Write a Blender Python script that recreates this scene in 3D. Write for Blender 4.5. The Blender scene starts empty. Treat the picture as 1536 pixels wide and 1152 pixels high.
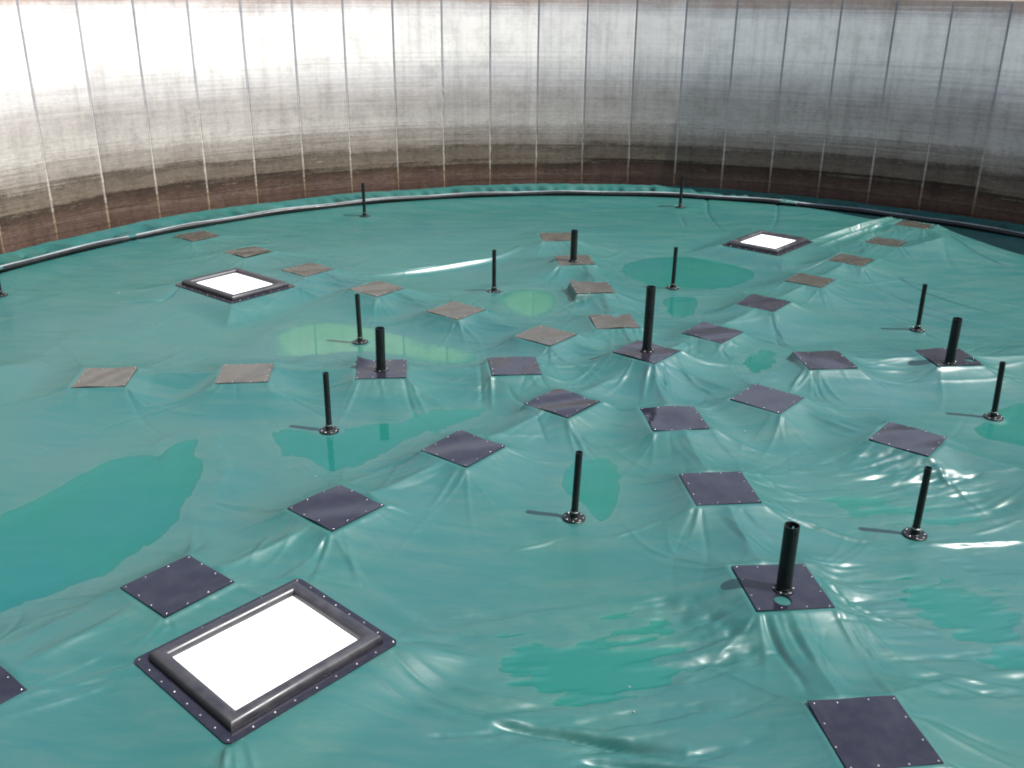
import bpy, bmesh, math, random
import numpy as np
from mathutils import Matrix, Vector

random.seed(11)
rng = np.random.default_rng(7)
scene = bpy.context.scene
COL = scene.collection
PI = math.pi
R = math.radians

# ------------------------------------------------------------------ camera model (survey of the photograph)
F_PX, PITCH, ROLL = 1447.0, 0.387, 0.011
CAM = np.array([-2.309, -15.839, 6.0])
T0 = 0.873                       # heading of the first row of plates


def at(px, py, z=0.0):
    """the point of the place, at height z, seen at a pixel of the 1536 x 1152 photograph"""
    du, dv = px - 768.0, py - 576.0
    c, s = math.cos(-ROLL), math.sin(-ROLL)
    a, b = (c * du - s * dv) / F_PX, (s * du + c * dv) / F_PX
    dy = math.cos(PITCH) - b * math.sin(PITCH)
    dz = -math.sin(PITCH) - b * math.cos(PITCH)
    t = (z - CAM[2]) / dz
    return np.array([CAM[0] + a * t, CAM[1] + dy * t])


# ------------------------------------------------------------------ helpers
def tag(o, label=None, cat=None, group=None, kind=None):
    if label: o['label'] = label
    if cat: o['category'] = cat
    if group: o['group'] = group
    if kind: o['kind'] = kind
    return o


def empty(name, loc, rz=0.0):
    o = bpy.data.objects.new(name, None)
    o.empty_display_size = 0.1
    COL.objects.link(o)
    o.location = loc
    o.rotation_euler = (0, 0, rz)
    return o


def link(name, me, mat, parent=None):
    o = bpy.data.objects.new(name, me)
    COL.objects.link(o)
    if mat and not me.materials:
        me.materials.append(mat)
    if parent: o.parent = parent
    return o


def mesh(name, verts, faces, smooth=True, angle=None):
    me = bpy.data.meshes.new(name)
    me.from_pydata([tuple(map(float, v)) for v in verts], [], faces)
    bm = bmesh.new(); bm.from_mesh(me)
    bmesh.ops.recalc_face_normals(bm, faces=bm.faces)
    if angle is not None:
        for f in bm.faces: f.smooth = True
        for e in bm.edges:
            if len(e.link_faces) == 2 and e.calc_face_angle(0) > R(angle): e.smooth = False
    else:
        for f in bm.faces: f.smooth = smooth
    bm.to_mesh(me); bm.free()
    return me


def lathe(profile, n=24, cap=True):
    """profile: list of (r, z) from bottom to top; returns verts, faces"""
    v, f = [], []
    for r, z in profile:
        for i in range(n):
            a = 2 * PI * i / n
            v.append((r * math.cos(a), r * math.sin(a), z))
    for k in range(len(profile) - 1):
        for i in range(n):
            j = (i + 1) % n
            f.append((k * n + i, k * n + j, (k + 1) * n + j, (k + 1) * n + i))
    if cap:
        f.append(tuple(range(n))[::-1])
        m = (len(profile) - 1) * n
        f.append(tuple(m + i for i in range(n)))
    return v, f


# ------------------------------------------------------------------ materials
def newmat(name):
    m = bpy.data.materials.new(name); m.use_nodes = True
    nt = m.node_tree
    return m, nt, nt.nodes['Principled BSDF']


def N(nt, t, **kw):
    n = nt.nodes.new(t)
    for k, v in kw.items():
        if k == 'inp':
            for a, b in v.items(): n.inputs[a].default_value = b
        else: setattr(n, k, v)
    return n


def mixcol(nt, fac, a, b, mode='MIX'):
    n = N(nt, 'ShaderNodeMix', data_type='RGBA', blend_type=mode)
    for s, v in ((0, fac), (6, a), (7, b)):
        if hasattr(v, 'is_linked'): nt.links.new(v, n.inputs[s])
        elif s == 0: n.inputs[0].default_value = v
        else: n.inputs[s].default_value = (*v, 1)
    return n.outputs[2]


def ramp(nt, src, stops, interp='LINEAR'):
    n = N(nt, 'ShaderNodeValToRGB'); cr = n.color_ramp; cr.interpolation = interp
    while len(cr.elements) < len(stops): cr.elements.new(0.5)
    for e, (p, c) in zip(cr.elements, stops):
        e.position = p
        e.color = (c, c, c, 1) if not isinstance(c, tuple) else (*c, 1)
    nt.links.new(src, n.inputs[0])
    return n.outputs[0]


def noise(nt, vec, scale, detail=4, rough=0.55, dist=0.0, out=0):
    n = N(nt, 'ShaderNodeTexNoise', inp={'Scale': scale, 'Detail': detail, 'Roughness': rough, 'Distortion': dist})
    if vec is not None: nt.links.new(vec, n.inputs['Vector'])
    return n.outputs[out]


def mapping(nt, src, scale=(1, 1, 1), rot=(0, 0, 0), loc=(0, 0, 0)):
    n = N(nt, 'ShaderNodeMapping')
    n.inputs['Scale'].default_value = scale; n.inputs['Rotation'].default_value = rot
    n.inputs['Location'].default_value = loc
    nt.links.new(src, n.inputs[0])
    return n.outputs[0]


def math_(nt, op, a, b=None, clamp=False):
    n = N(nt, 'ShaderNodeMath', operation=op, use_clamp=clamp)
    for i, v in enumerate((a, b)):
        if v is None: continue
        if hasattr(v, 'is_linked'): nt.links.new(v, n.inputs[i])
        else: n.inputs[i].default_value = v
    return n.outputs[0]


def s2l(r, g, b):
    f = lambda c: c / 12.92 if c <= .04045 else ((c + .055) / 1.055) ** 2.4
    return (f(r / 255), f(g / 255), f(b / 255))


M = {}
# green membrane -----------------------------------------------------------
m, nt, bs = newmat('green_membrane'); M['membrane'] = m
tc = N(nt, 'ShaderNodeNewGeometry').outputs['Position']
wet = N(nt, 'ShaderNodeAttribute', attribute_name='wet').outputs['Fac']
n1 = noise(nt, tc, 0.35, 5, 0.6)
n2 = noise(nt, mapping(nt, tc, (0.5, 2.2, 1), (0, 0, 0.35)), 1.6, 6, 0.65, 0.6)
n3 = noise(nt, tc, 9.0, 6, 0.7)
sheetc = mixcol(nt, ramp(nt, n1, [(0.3, 0.0), (0.7, 1.0)]), (0.010, 0.075, 0.064), (0.012, 0.071, 0.072))
dustf = math_(nt, 'MULTIPLY', ramp(nt, n2, [(0.42, 0.0), (0.75, 1.0)]), ramp(nt, n3, [(0.3, 0.35), (0.7, 1.0)]))
dustf = math_(nt, 'MULTIPLY', dustf, 0.30)
dry = mixcol(nt, dustf, sheetc, (0.088, 0.108, 0.078))
silt_reflect = N(nt, 'ShaderNodeAttribute', attribute_name='silt_reflect').outputs['Fac']
sm = math_(nt, 'MULTIPLY', silt_reflect, ramp(nt, noise(nt, tc, 3.0, 6, 0.7), [(0.42, 0.0), (0.7, 1.0)]))
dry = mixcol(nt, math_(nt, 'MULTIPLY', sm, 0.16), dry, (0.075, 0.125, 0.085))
wetc = mixcol(nt, ramp(nt, n1, [(0.35, 0.0), (0.65, 1.0)]), (0.004, 0.098, 0.076), (0.006, 0.092, 0.090))
wetc = mixcol(nt, math_(nt, 'MULTIPLY', silt_reflect, 0.55), wetc, (0.065, 0.165, 0.098))  # pale reflection of the lit wall, painted into the wet colour
nt.links.new(mixcol(nt, wet, dry, wetc), bs.inputs['Base Color'])
rg = N(nt, 'ShaderNodeMapRange', inp={'From Min': 0.3, 'From Max': 0.7, 'To Min': 0.34, 'To Max': 0.46})
nt.links.new(n2, rg.inputs[0])
nt.links.new(rg.outputs[0], bs.inputs['Roughness'])
bs.inputs['IOR'].default_value = 1.5
bs.inputs['Specular IOR Level'].default_value = 0.62
bmp = N(nt, 'ShaderNodeBump', inp={'Strength': 0.18, 'Distance': 0.02})
hm = math_(nt, 'ADD', math_(nt, 'MULTIPLY', noise(nt, mapping(nt, tc, (1, 3.0, 1), (0, 0, 0.5)), 2.2, 5, 0.55), 1.0),
           math_(nt, 'MULTIPLY', noise(nt, tc, 14, 3, 0.5), 0.12))
nt.links.new(hm, bmp.inputs['Height']); nt.links.new(bmp.outputs[0], bs.inputs['Normal'])

# standing rain water --------------------------------------------------------
m = bpy.data.materials.new('rain_water'); m.use_nodes = True; M['water'] = m
nt = m.node_tree; nt.nodes.clear()
out = N(nt, 'ShaderNodeOutputMaterial'); mx = N(nt, 'ShaderNodeMixShader')
tr = N(nt, 'ShaderNodeBsdfTransparent', inp={'Color': (0.93, 0.98, 0.97, 1)})
gl = N(nt, 'ShaderNodeBsdfGlossy', inp={'Roughness': 0.02})
fr = N(nt, 'ShaderNodeFresnel', inp={'IOR': 1.33})
bp = N(nt, 'ShaderNodeBump', inp={'Strength': 0.03, 'Distance': 0.01})
nt.links.new(noise(nt, N(nt, 'ShaderNodeNewGeometry').outputs['Position'], 5, 2), bp.inputs['Height'])
nt.links.new(bp.outputs[0], gl.inputs['Normal'])
nt.links.new(fr.outputs[0], mx.inputs[0]); nt.links.new(tr.outputs[0], mx.inputs[1]); nt.links.new(gl.outputs[0], mx.inputs[2])
nt.links.new(mx.outputs[0], out.inputs[0])


def plastic(name, col, rough, dust=0.0, bumpy=0.0, bscale=3.0, spec=0.5):
    m, nt, bs = newmat(name)
    tc = N(nt, 'ShaderNodeTexCoord').outputs['Object']
    oi = N(nt, 'ShaderNodeObjectInfo').outputs['Random']
    off = N(nt, 'ShaderNodeVectorMath', operation='ADD'); nt.links.new(tc, off.inputs[0])
    k = N(nt, 'ShaderNodeCombineXYZ'); nt.links.new(math_(nt, 'MULTIPLY', oi, 40.0), k.inputs[0]); nt.links.new(k.outputs[0], off.inputs[1])
    v = off.outputs[0]
    nn = noise(nt, v, 5.0, 6, 0.65)
    d = math_(nt, 'MULTIPLY', ramp(nt, nn, [(0.4, 0.0), (0.72, 1.0)]), dust)
    nt.links.new(mixcol(nt, d, col, (0.11, 0.095, 0.085)), bs.inputs['Base Color'])
    rr = N(nt, 'ShaderNodeMapRange', inp={'From Min': 0.3, 'From Max': 0.7, 'To Min': rough * 0.8, 'To Max': rough * 1.35})
    nt.links.new(nn, rr.inputs[0]); nt.links.new(rr.outputs[0], bs.inputs['Roughness'])
    bs.inputs['Specular IOR Level'].default_value = spec
    if bumpy:
        b = N(nt, 'ShaderNodeBump', inp={'Strength': bumpy, 'Distance': 0.02})
        nt.links.new(noise(nt, mapping(nt, v, (0.6, 2.2, 1), (0, 0, 0.7)), bscale, 3, 0.5), b.inputs['Height'])
        nt.links.new(b.outputs[0], bs.inputs['Normal'])
    return m


M['plate'] = plastic('black_sheet_plastic', (0.008, 0.008, 0.016), 0.12, 0.08, 0.22, 2.2, 0.36)
M['wall_tinted'] = plastic('wall_tinted_black_sheet', (0.035, 0.033, 0.027), 0.20, 0.35, 0.22, 2.2, 0.5)  # far plates: brown wall reflection put into the base colour, mottled dust over it
pb_ = M['plate'].node_tree.nodes['Principled BSDF']; pb_.inputs['Sheen Weight'].default_value = 0.07; pb_.inputs['Sheen Roughness'].default_value = 0.35; pb_.inputs['Sheen Tint'].default_value = (1.0, 0.80, 0.52, 1)
M['tube'] = plastic('black_tube_plastic', (0.010, 0.009, 0.013), 0.40, 0.16, 0.05, 6.0, 0.8)
M['pipe'] = plastic('black_pipe_plastic', (0.004, 0.006, 0.006), 0.36, 0.06, 0.0, 6.0, 0.28)
M['strip'] = plastic('pale_strip', (0.25, 0.27, 0.29), 0.35, 0.5)
M['white'] = plastic('white_panel', (0.82, 0.83, 0.83), 0.5, 0.03)
m, nt, bs = newmat('zinc_bolt'); M['zinc'] = m
bs.inputs['Base Color'].default_value = (0.52, 0.52, 0.50, 1); bs.inputs['Metallic'].default_value = 1.0
bs.inputs['Roughness'].default_value = 0.38

# weathered concrete ---------------------------------------------------------
ZTOP = 5.90


def concrete(name, stops, speck=1.0):
    m, nt, bs = newmat(name)
    pos = N(nt, 'ShaderNodeNewGeometry').outputs['Position']
    oi = N(nt, 'ShaderNodeObjectInfo').outputs['Random']
    sep = N(nt, 'ShaderNodeSeparateXYZ'); nt.links.new(pos, sep.inputs[0])
    z = sep.outputs[2]
    k = N(nt, 'ShaderNodeCombineXYZ'); nt.links.new(math_(nt, 'MULTIPLY', oi, 0.9), k.inputs[0])
    pv = N(nt, 'ShaderNodeVectorMath', operation='ADD'); nt.links.new(pos, pv.inputs[0]); nt.links.new(k.outputs[0], pv.inputs[1])
    p = pv.outputs[0]
    big = noise(nt, mapping(nt, p, (0.6, 0.6, 0.5)), 1.0, 7, 0.6)
    streak = noise(nt, mapping(nt, p, (0.10, 0.10, 11.0)), 1.3, 8, 0.70)        # shutter-board streaks
    fine = noise(nt, mapping(nt, p, (0.8, 0.8, 22.0)), 2.0, 6, 0.7)
    grain = noise(nt, p, 26.0, 5, 0.75)
    zz = math_(nt, 'ADD', z, math_(nt, 'MULTIPLY', math_(nt, 'SUBTRACT', big, 0.5), 0.42))
    zz = math_(nt, 'ADD', zz, math_(nt, 'MULTIPLY', math_(nt, 'SUBTRACT', oi, 0.5), 0.10))
    zz = math_(nt, 'ADD', zz, math_(nt, 'MULTIPLY', math_(nt, 'SUBTRACT', noise(nt, mapping(nt, p, (1, 1, 1.5)), 9.0, 8, 0.75), 0.5), 0.34))
    zn = math_(nt, 'DIVIDE', zz, 6.0)
    zz2 = math_(nt, 'ADD', zz, math_(nt, 'MULTIPLY', math_(nt, 'SUBTRACT', streak, 0.5), 0.95))
    zn = math_(nt, 'DIVIDE', zz2, 6.0)
    col = ramp(nt, zn, [(zv / 6.0, c) for zv, c in stops])
    # horizontal streaking, strong low down where the tank stood full, faint above
    low = ramp(nt, math_(nt, 'DIVIDE', z, 6.0), [(0.12, 0.9), (0.38, 0.5), (0.60, 0.25), (1.0, 0.12)])
    st = ramp(nt, streak, [(0.30, 0.25), (0.47, 0.85), (0.62, 1.0), (0.75, 1.25)])
    col = mixcol(nt, math_(nt, 'MULTIPLY', low, 0.75), col, mixcol(nt, 1.0, col, st, 'MULTIPLY'))
    fs = ramp(nt, fine, [(0.32, 0.45), (0.5, 1.0), (0.7, 1.2)])
    col = mixcol(nt, math_(nt, 'MULTIPLY', low, 0.55), col, mixcol(nt, 1.0, col, fs, 'MULTIPLY'))
    # black spotted growth along the old water marks
    band = ramp(nt, math_(nt, 'DIVIDE', zz, 6.0), [(0.10, 0.0), (0.125, 0.55), (0.14, 0.1), (0.205, 0.15), (0.222, 1.0), (0.238, 0.0), (0.30, 0.12), (0.315, 0.4), (0.33, 0.0), (0.52, 0.0)])
    sp = ramp(nt, grain, [(0.46, 0.0), (0.60, 1.0)])
    sp2 = math_(nt, 'MULTIPLY', math_(nt, 'MULTIPLY', sp, band), 0.8 * speck)
    col = mixcol(nt, sp2, col, (0.030, 0.024, 0.016))
    # pale lime bloom
    lime = math_(nt, 'MULTIPLY', ramp(nt, noise(nt, mapping(nt, p, (1.2, 1.2, 10.0), loc=(7, 3, 1)), 1.8, 7, 0.75), [(0.60, 0.0), (0.72, 1.0)]),
                 ramp(nt, zn, [(0.05, 0.2), (0.13, 0.65), (0.4, 0.6), (0.6, 0.25)]))
    vs_ = ramp(nt, noise(nt, mapping(nt, p, (3.0, 3.0, 0.16)), 1.6, 6, 0.65), [(0.32, 0.80), (0.5, 1.0), (0.7, 1.08)])
    col = mixcol(nt, 0.8, col, mixcol(nt, 1.0, col, vs_, 'MULTIPLY'))
    blo = ramp(nt, noise(nt, p, 1.4, 8, 0.72), [(0.32, 0.72), (0.5, 1.0), (0.68, 1.10)])
    col = mixcol(nt, 0.7, col, mixcol(nt, 1.0, col, blo, 'MULTIPLY'))
    mot = ramp(nt, noise(nt, mapping(nt, p, (1, 1, 1.7)), 7.0, 10, 0.8), [(0.36, 0.50), (0.5, 1.0), (0.66, 1.30)])
    col = mixcol(nt, math_(nt, 'MULTIPLY', low, 0.7), col, mixcol(nt, 1.0, col, mot, 'MULTIPLY'))
    col = mixcol(nt, math_(nt, 'MULTIPLY', lime, 0.6), col, (0.46, 0.42, 0.36))
    var = N(nt, 'ShaderNodeMapRange', inp={'To Min': 0.92, 'To Max': 1.06}); nt.links.new(oi, var.inputs[0])
    vc = N(nt, 'ShaderNodeCombineColor')
    for i in range(3): nt.links.new(var.outputs[0], vc.inputs[i])
    col = mixcol(nt, 1.0, col, vc.outputs[0], 'MULTIPLY')
    nt.links.new(col, bs.inputs['Base Color'])
    bs.inputs['Roughness'].default_value = 0.85
    bs.inputs['Specular IOR Level'].default_value = 0.08
    b = N(nt, 'ShaderNodeBump', inp={'Strength': 0.6, 'Distance': 0.014})
    nt.links.new(math_(nt, 'ADD', math_(nt, 'MULTIPLY', fine, 0.3), grain), b.inputs['Height'])
    nt.links.new(b.outputs[0], bs.inputs['Normal'])
    return m


M['concrete'] = concrete('weathered_concrete', [
    (0.00, (0.066, 0.040, 0.030)), (0.40, (0.078, 0.047, 0.036)), (0.47, (0.105, 0.075, 0.057)), (0.52, (0.080, 0.049, 0.037)), (0.76, (0.052, 0.033, 0.024)), (0.84, (0.036, 0.026, 0.019)), (0.95, (0.122, 0.095, 0.070)),
    (1.28, (0.118, 0.094, 0.074)), (1.34, (0.088, 0.068, 0.052)), (1.48, (0.175, 0.146, 0.120)), (1.9, (0.26, 0.228, 0.198)), (2.15, (0.34, 0.31, 0.277)),
    (2.7, (0.30, 0.27, 0.243)), (3.1, (0.335, 0.303, 0.277)), (3.6, (0.46, 0.428, 0.405)), (4.3, (0.67, 0.62, 0.565)),
    (5.25, (0.67, 0.62, 0.57)), (5.50, (0.50, 0.46, 0.44)), (5.75, (0.33, 0.25, 0.21))])
M['joint'] = concrete('joint_mortar', [
    (0.0, (0.12, 0.075, 0.05)), (0.6, (0.20, 0.15, 0.10)), (0.8, (0.25, 0.215, 0.175)), (1.3, (0.33, 0.295, 0.25)), (2.2, (0.36, 0.325, 0.285)),
    (2.7, (0.34, 0.31, 0.29)), (3.5, (0.30, 0.295, 0.30)), (4.2, (0.25, 0.25, 0.265)), (5.75, (0.22, 0.22, 0.235))], 0.3)
m, nt, bs = newmat('dry_earth'); M['earth'] = m
g = N(nt, 'ShaderNodeNewGeometry').outputs['Position']
nt.links.new(mixcol(nt, noise(nt, g, 0.8, 8, 0.7), (0.16, 0.11, 0.07), (0.10, 0.11, 0.05)), bs.inputs['Base Color'])
bs.inputs['Roughness'].default_value = 0.95

# ------------------------------------------------------------------ survey: plates, pipes, hatches
PLATE = 0.85
# (row, number): four corner pixels
PL = {
 (4, 4): [(133.6, 550), (204.8, 550.8), (187.4, 578.5), (104.1, 583)], (4, 3): [(340, 546), (408.9, 545), (401, 571.6), (319.3, 576)],
 (3, 3): [(525.9, 433.8), (565.8, 421), (607.5, 431), (564, 445)], (3, 2): [(641, 466.8), (682, 451), (727, 463.3), (684.5, 480)],
 (3, 1): [(773, 503), (813.3, 487.6), (863.6, 500.8), (822.7, 518.8)], (4, 1): [(731.4, 535), (806.3, 534.5), (809.8, 561.5), (737.6, 563)],
 (4, 2): [(535, 540), (609, 538), (612, 567.4), (532.8, 568.5)], (2, 1): [(883.4, 472), (946, 470), (958.7, 491), (893.8, 493.5)],
 (2, 2): [(854, 423.4), (911, 421), (921.6, 438.3), (866, 441.4)], (2, 3): [(829.6, 383.5), (883.4, 382.4), (892, 395.6), (840, 397.4)],
 (2, 4): [(807, 350), (857, 349), (863, 360), (815.7, 361)], (0, 0): [(918, 527.5), (960, 509), (1022, 525), (979, 546)],
 (5, 1): [(789.7, 604), (834.8, 582.4), (898.3, 601), (852, 627)], (5, 2): [(630, 671.6), (696, 645.5), (757.7, 671), (695, 700)],
 (6, 1): [(962, 612), (1039.6, 609), (1064, 641), (979, 646.6)], (1, 1): [(1025.7, 499.7), (1053.5, 482.4), (1111.8, 498), (1084.7, 514)],
 (1, 2): [(1103, 454), (1128, 441.4), (1186.4, 453), (1161, 467.5)], (1, 3): [(1178.5, 420), (1201, 409.5), (1253, 419), (1228.8, 431)],
 (1, 4): [(1242, 390.4), (1263.5, 380.7), (1311.4, 387.6), (1289.5, 399)], (1, 5): [(1298, 362), (1317.3, 354.7), (1359, 362.7), (1340, 371.4)],
 (1, 6): [(1340, 340), (1356, 331), (1399, 334), (1386, 345)], (8, 1): [(1190.6, 528), (1256.6, 525.8), (1284.3, 551), (1215, 554.6)],
 (8, 2): [(1373, 525), (1435, 520.6), (1475, 546), (1407.5, 550)], (7, 1): [(1097, 600.4), (1131.6, 576), (1205, 594), (1169.8, 619.5)],
 (7, 2): [(1304.5, 658.7), (1334.6, 631.6), (1420.7, 656.6), (1391, 683)], (6, 2): [(1019, 710), (1110.8, 707), (1143, 753), (1044.8, 757.6)],
 (5, 3): [(432, 762), (510, 725), (575, 757), (498, 797)], (5, 4): [(181.5, 880), (283, 832), (349.6, 871.6), (248, 926)],
 (6, 3): [(1097.6, 850), (1206, 844), (1251.4, 909), (1136.8, 917)], (6, 4): [(1211.4, 1051), (1346.8, 1043.6), (1415.2, 1146), (1267, 1154.6)],
 (3, 6): [(262.8, 354), (302, 346.4), (328, 352.3), (291.6, 361.7)], (3, 5): [(336.7, 376.6), (373, 369), (409.6, 375.6), (371.4, 387)],
 (3, 4): [(425, 404.3), (466.8, 394), (499.8, 402.6), (454.7, 414.7)],
}
PZ = {(0, 0): 0.19, (1, 1): 0.05, (3, 1): 0.04, (7, 1): 0.04, (8, 1): 0.05, (1, 6): 0.20, (1, 5): 0.07, (1, 4): 0.04}
plates = {}
for k, q in PL.items():
    z = PZ.get(k, 0.0)
    c = np.mean([at(*p, z) for p in q], axis=0)
    rz = T0 + (R(1.5) if k[0] % 2 or k[0] == 0 else R(46.5)) + R(random.uniform(-1.2, 1.2))
    plates[k] = (c, z, rz)
plates[(5, 5)] = (np.array([11.43 * math.cos(T0 + PI), 11.43 * math.sin(T0 + PI)]), 0.0, T0 + R(2))

PIPE_Z = -0.26
thin_px = [(547, 324), (1020, 311), (741, 437), (1009, 432), (540.5, 513), (1376, 495), (494, 646), (1490, 626), (861, 777), (1372, 802), (0.5, 443)]
thin = [at(x, y, PIPE_Z if i > 1 and i < 10 else -0.1) for i, (x, y) in enumerate(thin_px)]
thin_z = [PIPE_Z if 1 < i < 10 else -0.1 for i in range(len(thin))]
HZ = -0.05
hat_px = [[(205, 990.5), (449, 868.7), (591, 964.7), (342, 1113.6)], [(269.5, 426.5), (359.4, 403.7), (439.4, 430.4), (342.4, 455)],
          [(1083.7, 367), (1138.5, 348), (1216.6, 362.7), (1168, 383)]]
hatches = []
for q in hat_px:
    w = [at(*p, HZ) for p in q]
    c = np.mean(w, axis=0)
    e = (w[1] - w[0]) + (w[2] - w[3]); a = math.atan2(e[1], e[0])
    L = (np.hypot(*(w[1] - w[0])) + np.hypot(*(w[2] - w[3]))) / 2
    W = (np.hypot(*(w[2] - w[1])) + np.hypot(*(w[3] - w[0]))) / 2
    hatches.append((c, a, L, W))

# edge line of the cover and foot of the wall: heights read where each heading shows them
R_EDGE, R_WALL = 14.95, 16.15
WC = np.array([-0.08, 0.05])


def profile(pxs, rad, cen, lo, hi):
    A, Z = [], []
    for px, py in pxs:
        best = None
        for z in np.linspace(-0.35, 0.5, 171):
            g = at(px, py, z) - cen
            e = abs(math.hypot(*g) - rad)
            if best is None or e < best[0]: best = (e, z, math.atan2(g[1], g[0]))
        A.append(best[2]); Z.append(min(max(best[1], lo), hi))
    o = np.argsort(A); A = np.array(A)[o]; Z = np.array(Z)[o]
    Z = np.convolve(np.pad(Z, 1, 'edge'), [.25, .5, .25], 'valid')
    return lambda a: np.interp((np.asarray(a) - PI / 2 + PI) % (2 * PI) - PI + PI / 2, A, Z)


edge_z = profile([(0, 402), (100, 378), (200, 354), (330, 331), (512, 304), (740, 291), (880, 289), (1024, 291), (1180, 303), (1330, 322), (1536, 351)],
                 R_EDGE, np.zeros(2), -0.12, 0.22)
foot_z = profile([(0, 382), (170, 341), (249, 323), (400, 304), (600, 285), (742, 277), (850, 275), (1020, 278), (1160, 290), (1330, 309), (1400, 319), (1536, 337)],
                 R_WALL, WC, -0.12, 0.30)

# ------------------------------------------------------------------ the membrane as a height field
STEP = 0.022
ax = np.arange(-15.2, 15.2 + STEP, STEP, dtype=np.float32)
X, Y = np.meshgrid(ax, ax)                       # [iy, ix]


def sstep(a, b, x):
    t = np.clip((x - a) / (b - a), 0, 1)
    return t * t * (3 - 2 * t)


ROW_END = {1: 14.4, 2: 9.5, 3: 14.2, 4: 9.4, 5: 14.0, 6: 9.4, 7: 14.0, 8: 9.4}
EXTRA = [(13.7, T0 + PI), (6.93, T0 - PI / 2), (9.25, T0 - PI / 2), (11.5, T0 - PI / 2), (7.85, T0 - PI / 4), (11.4, T0 + 0.75 * PI)]
tents = [(c[0], c[1], z, rz) for c, z, rz in plates.values()] + [(r * math.cos(a), r * math.sin(a), 0.0, a) for r, a in EXTRA]


def base(x, y):
    x = np.asarray(x, np.float32); y = np.asarray(y, np.float32)
    r = np.hypot(x, y)
    depth = 0.33 - 0.18 * sstep(7.5, 11, r)
    s = np.zeros_like(x)
    for j in range(1, 9):
        a = T0 + (j - 1) * PI / 4
        al = x * math.cos(a) + y * math.sin(a)
        dn = np.abs(-x * math.sin(a) + y * math.cos(a))
        k = np.where(al > 0, 1.0, np.exp(al / 0.5)) * (1 - sstep(ROW_END[j] - 0.2, ROW_END[j] + 1.2, al))
        s = s + (0.90 * np.exp(-dn / 0.62) * k) ** 5
    for cx_, cy_, z, rz in tents:
        u = np.abs((x - cx_) * math.cos(rz) + (y - cy_) * math.sin(rz)); v = np.abs((y - cy_) * math.cos(rz) - (x - cx_) * math.sin(rz))
        d = np.hypot(np.maximum(u - PLATE / 2, 0), np.maximum(v - PLATE / 2, 0))
        s = s + ((1.0 + z / depth) * np.exp(-d / 0.66)) ** 5
    s = s ** 0.2
    h = -depth + depth * s
    # the sheet is pulled up in a peak beside the far end of the first row, and along a ridge back from it
    px, py = at(1399, 345, 0.46)
    h = h + 0.52 * np.exp(-np.hypot(x - px, y - py) / 1.0)
    for cx_, cy_, z, rz in tents:                  # the sheet is clamped at every plate
        u = np.abs((x - cx_) * math.cos(rz) + (y - cy_) * math.sin(rz)); v = np.abs((y - cy_) * math.cos(rz) - (x - cx_) * math.sin(rz))
        d = np.hypot(np.maximum(u - PLATE / 2, 0), np.maximum(v - PLATE / 2, 0))
        h = np.minimum(h, z + 0.30 * d)
    h = h + 0.012 * np.sin(1.3 * x + 0.7 * y) * np.sin(0.9 * y - 0.5 * x + 1.0) + 0.006 * np.sin(2.9 * x - 1.7 * y + 2) * np.sin(2.1 * y + 0.8 * x)
    for p, z in zip(thin, thin_z):                # pipe feet sit in little flat dips
        d = np.hypot(x - p[0], y - p[1])
        w = 1 - sstep(0.15, 0.75, d)
        h = h * (1 - w) + (z - 0.004) * w
    e = sstep(13.6, 14.75, r)
    ez = edge_z(np.arctan2(y, x)).astype(np.float32) - 0.10
    return h * (1 - e) + ez * e


H = base(X, Y)

# --- standing water: outlines as read from the photograph
pud_px = [
 ([(-60, 800), (0, 768), (45, 751), (87, 727), (132, 703), (173, 687), (200, 684), (229, 681), (236, 700), (250, 690), (252, 675), (271, 661), (298, 656), (290, 668), (285, 685), (305, 687), (307, 706),
   (288, 737), (274, 769), (264, 782), (239, 806), (194, 835), (146, 863), (87, 887), (0, 919), (-60, 940)], 0.03),
 ([(406, 655), (420, 641), (450, 636), (490, 645), (540, 632), (580, 627), (625, 618), (670, 607), (710, 604), (730, 610), (722, 622), (680, 634), (610, 652), (560, 680), (520, 698), (495, 705), (470, 690), (440, 680), (420, 672)], 0.05),
 ([(412, 500), (440, 484), (480, 477), (540, 482), (585, 492), (640, 508), (690, 517), (716, 532), (690, 542), (640, 539), (600, 528), (540, 520), (480, 528), (420, 528)], 0.04),
 ([(842, 700), (862, 684), (900, 679), (925, 690), (934, 715), (931, 748), (915, 775), (893, 777), (868, 745), (850, 735)], 0.02),
 ([(740, 965), (800, 935), (880, 928), (960, 918), (1000, 935), (1012, 1000), (980, 1040), (900, 1050), (790, 1038), (750, 1005)], 0.12),
 ([(1305, 868), (1345, 848), (1400, 850), (1470, 880), (1560, 890), (1560, 1000), (1500, 990), (1440, 965), (1380, 940), (1350, 905)], 0.08),
 ([(1112, 555), (1125, 538), (1150, 530), (1166, 538), (1160, 556), (1140, 568), (1122, 570)], 0.02),
 ([(922, 396), (960, 384), (1030, 378), (1085, 388), (1140, 402), (1115, 420), (1050, 431), (985, 428), (945, 412)], 0.05),
 ([(985, 442), (1035, 438), (1055, 452), (1030, 476), (1005, 468)], 0.03),
 ([(1455, 642), (1490, 615), (1545, 590), (1560, 668), (1510, 658)], 0.05),
 ([(742, 445), (765, 432), (820, 430), (838, 452), (812, 474), (770, 466)], 0.06),
 ([(1235, 738), (1290, 726), (1380, 740), (1470, 765), (1440, 785), (1340, 776), (1270, 760)], 0.08),
]


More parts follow.
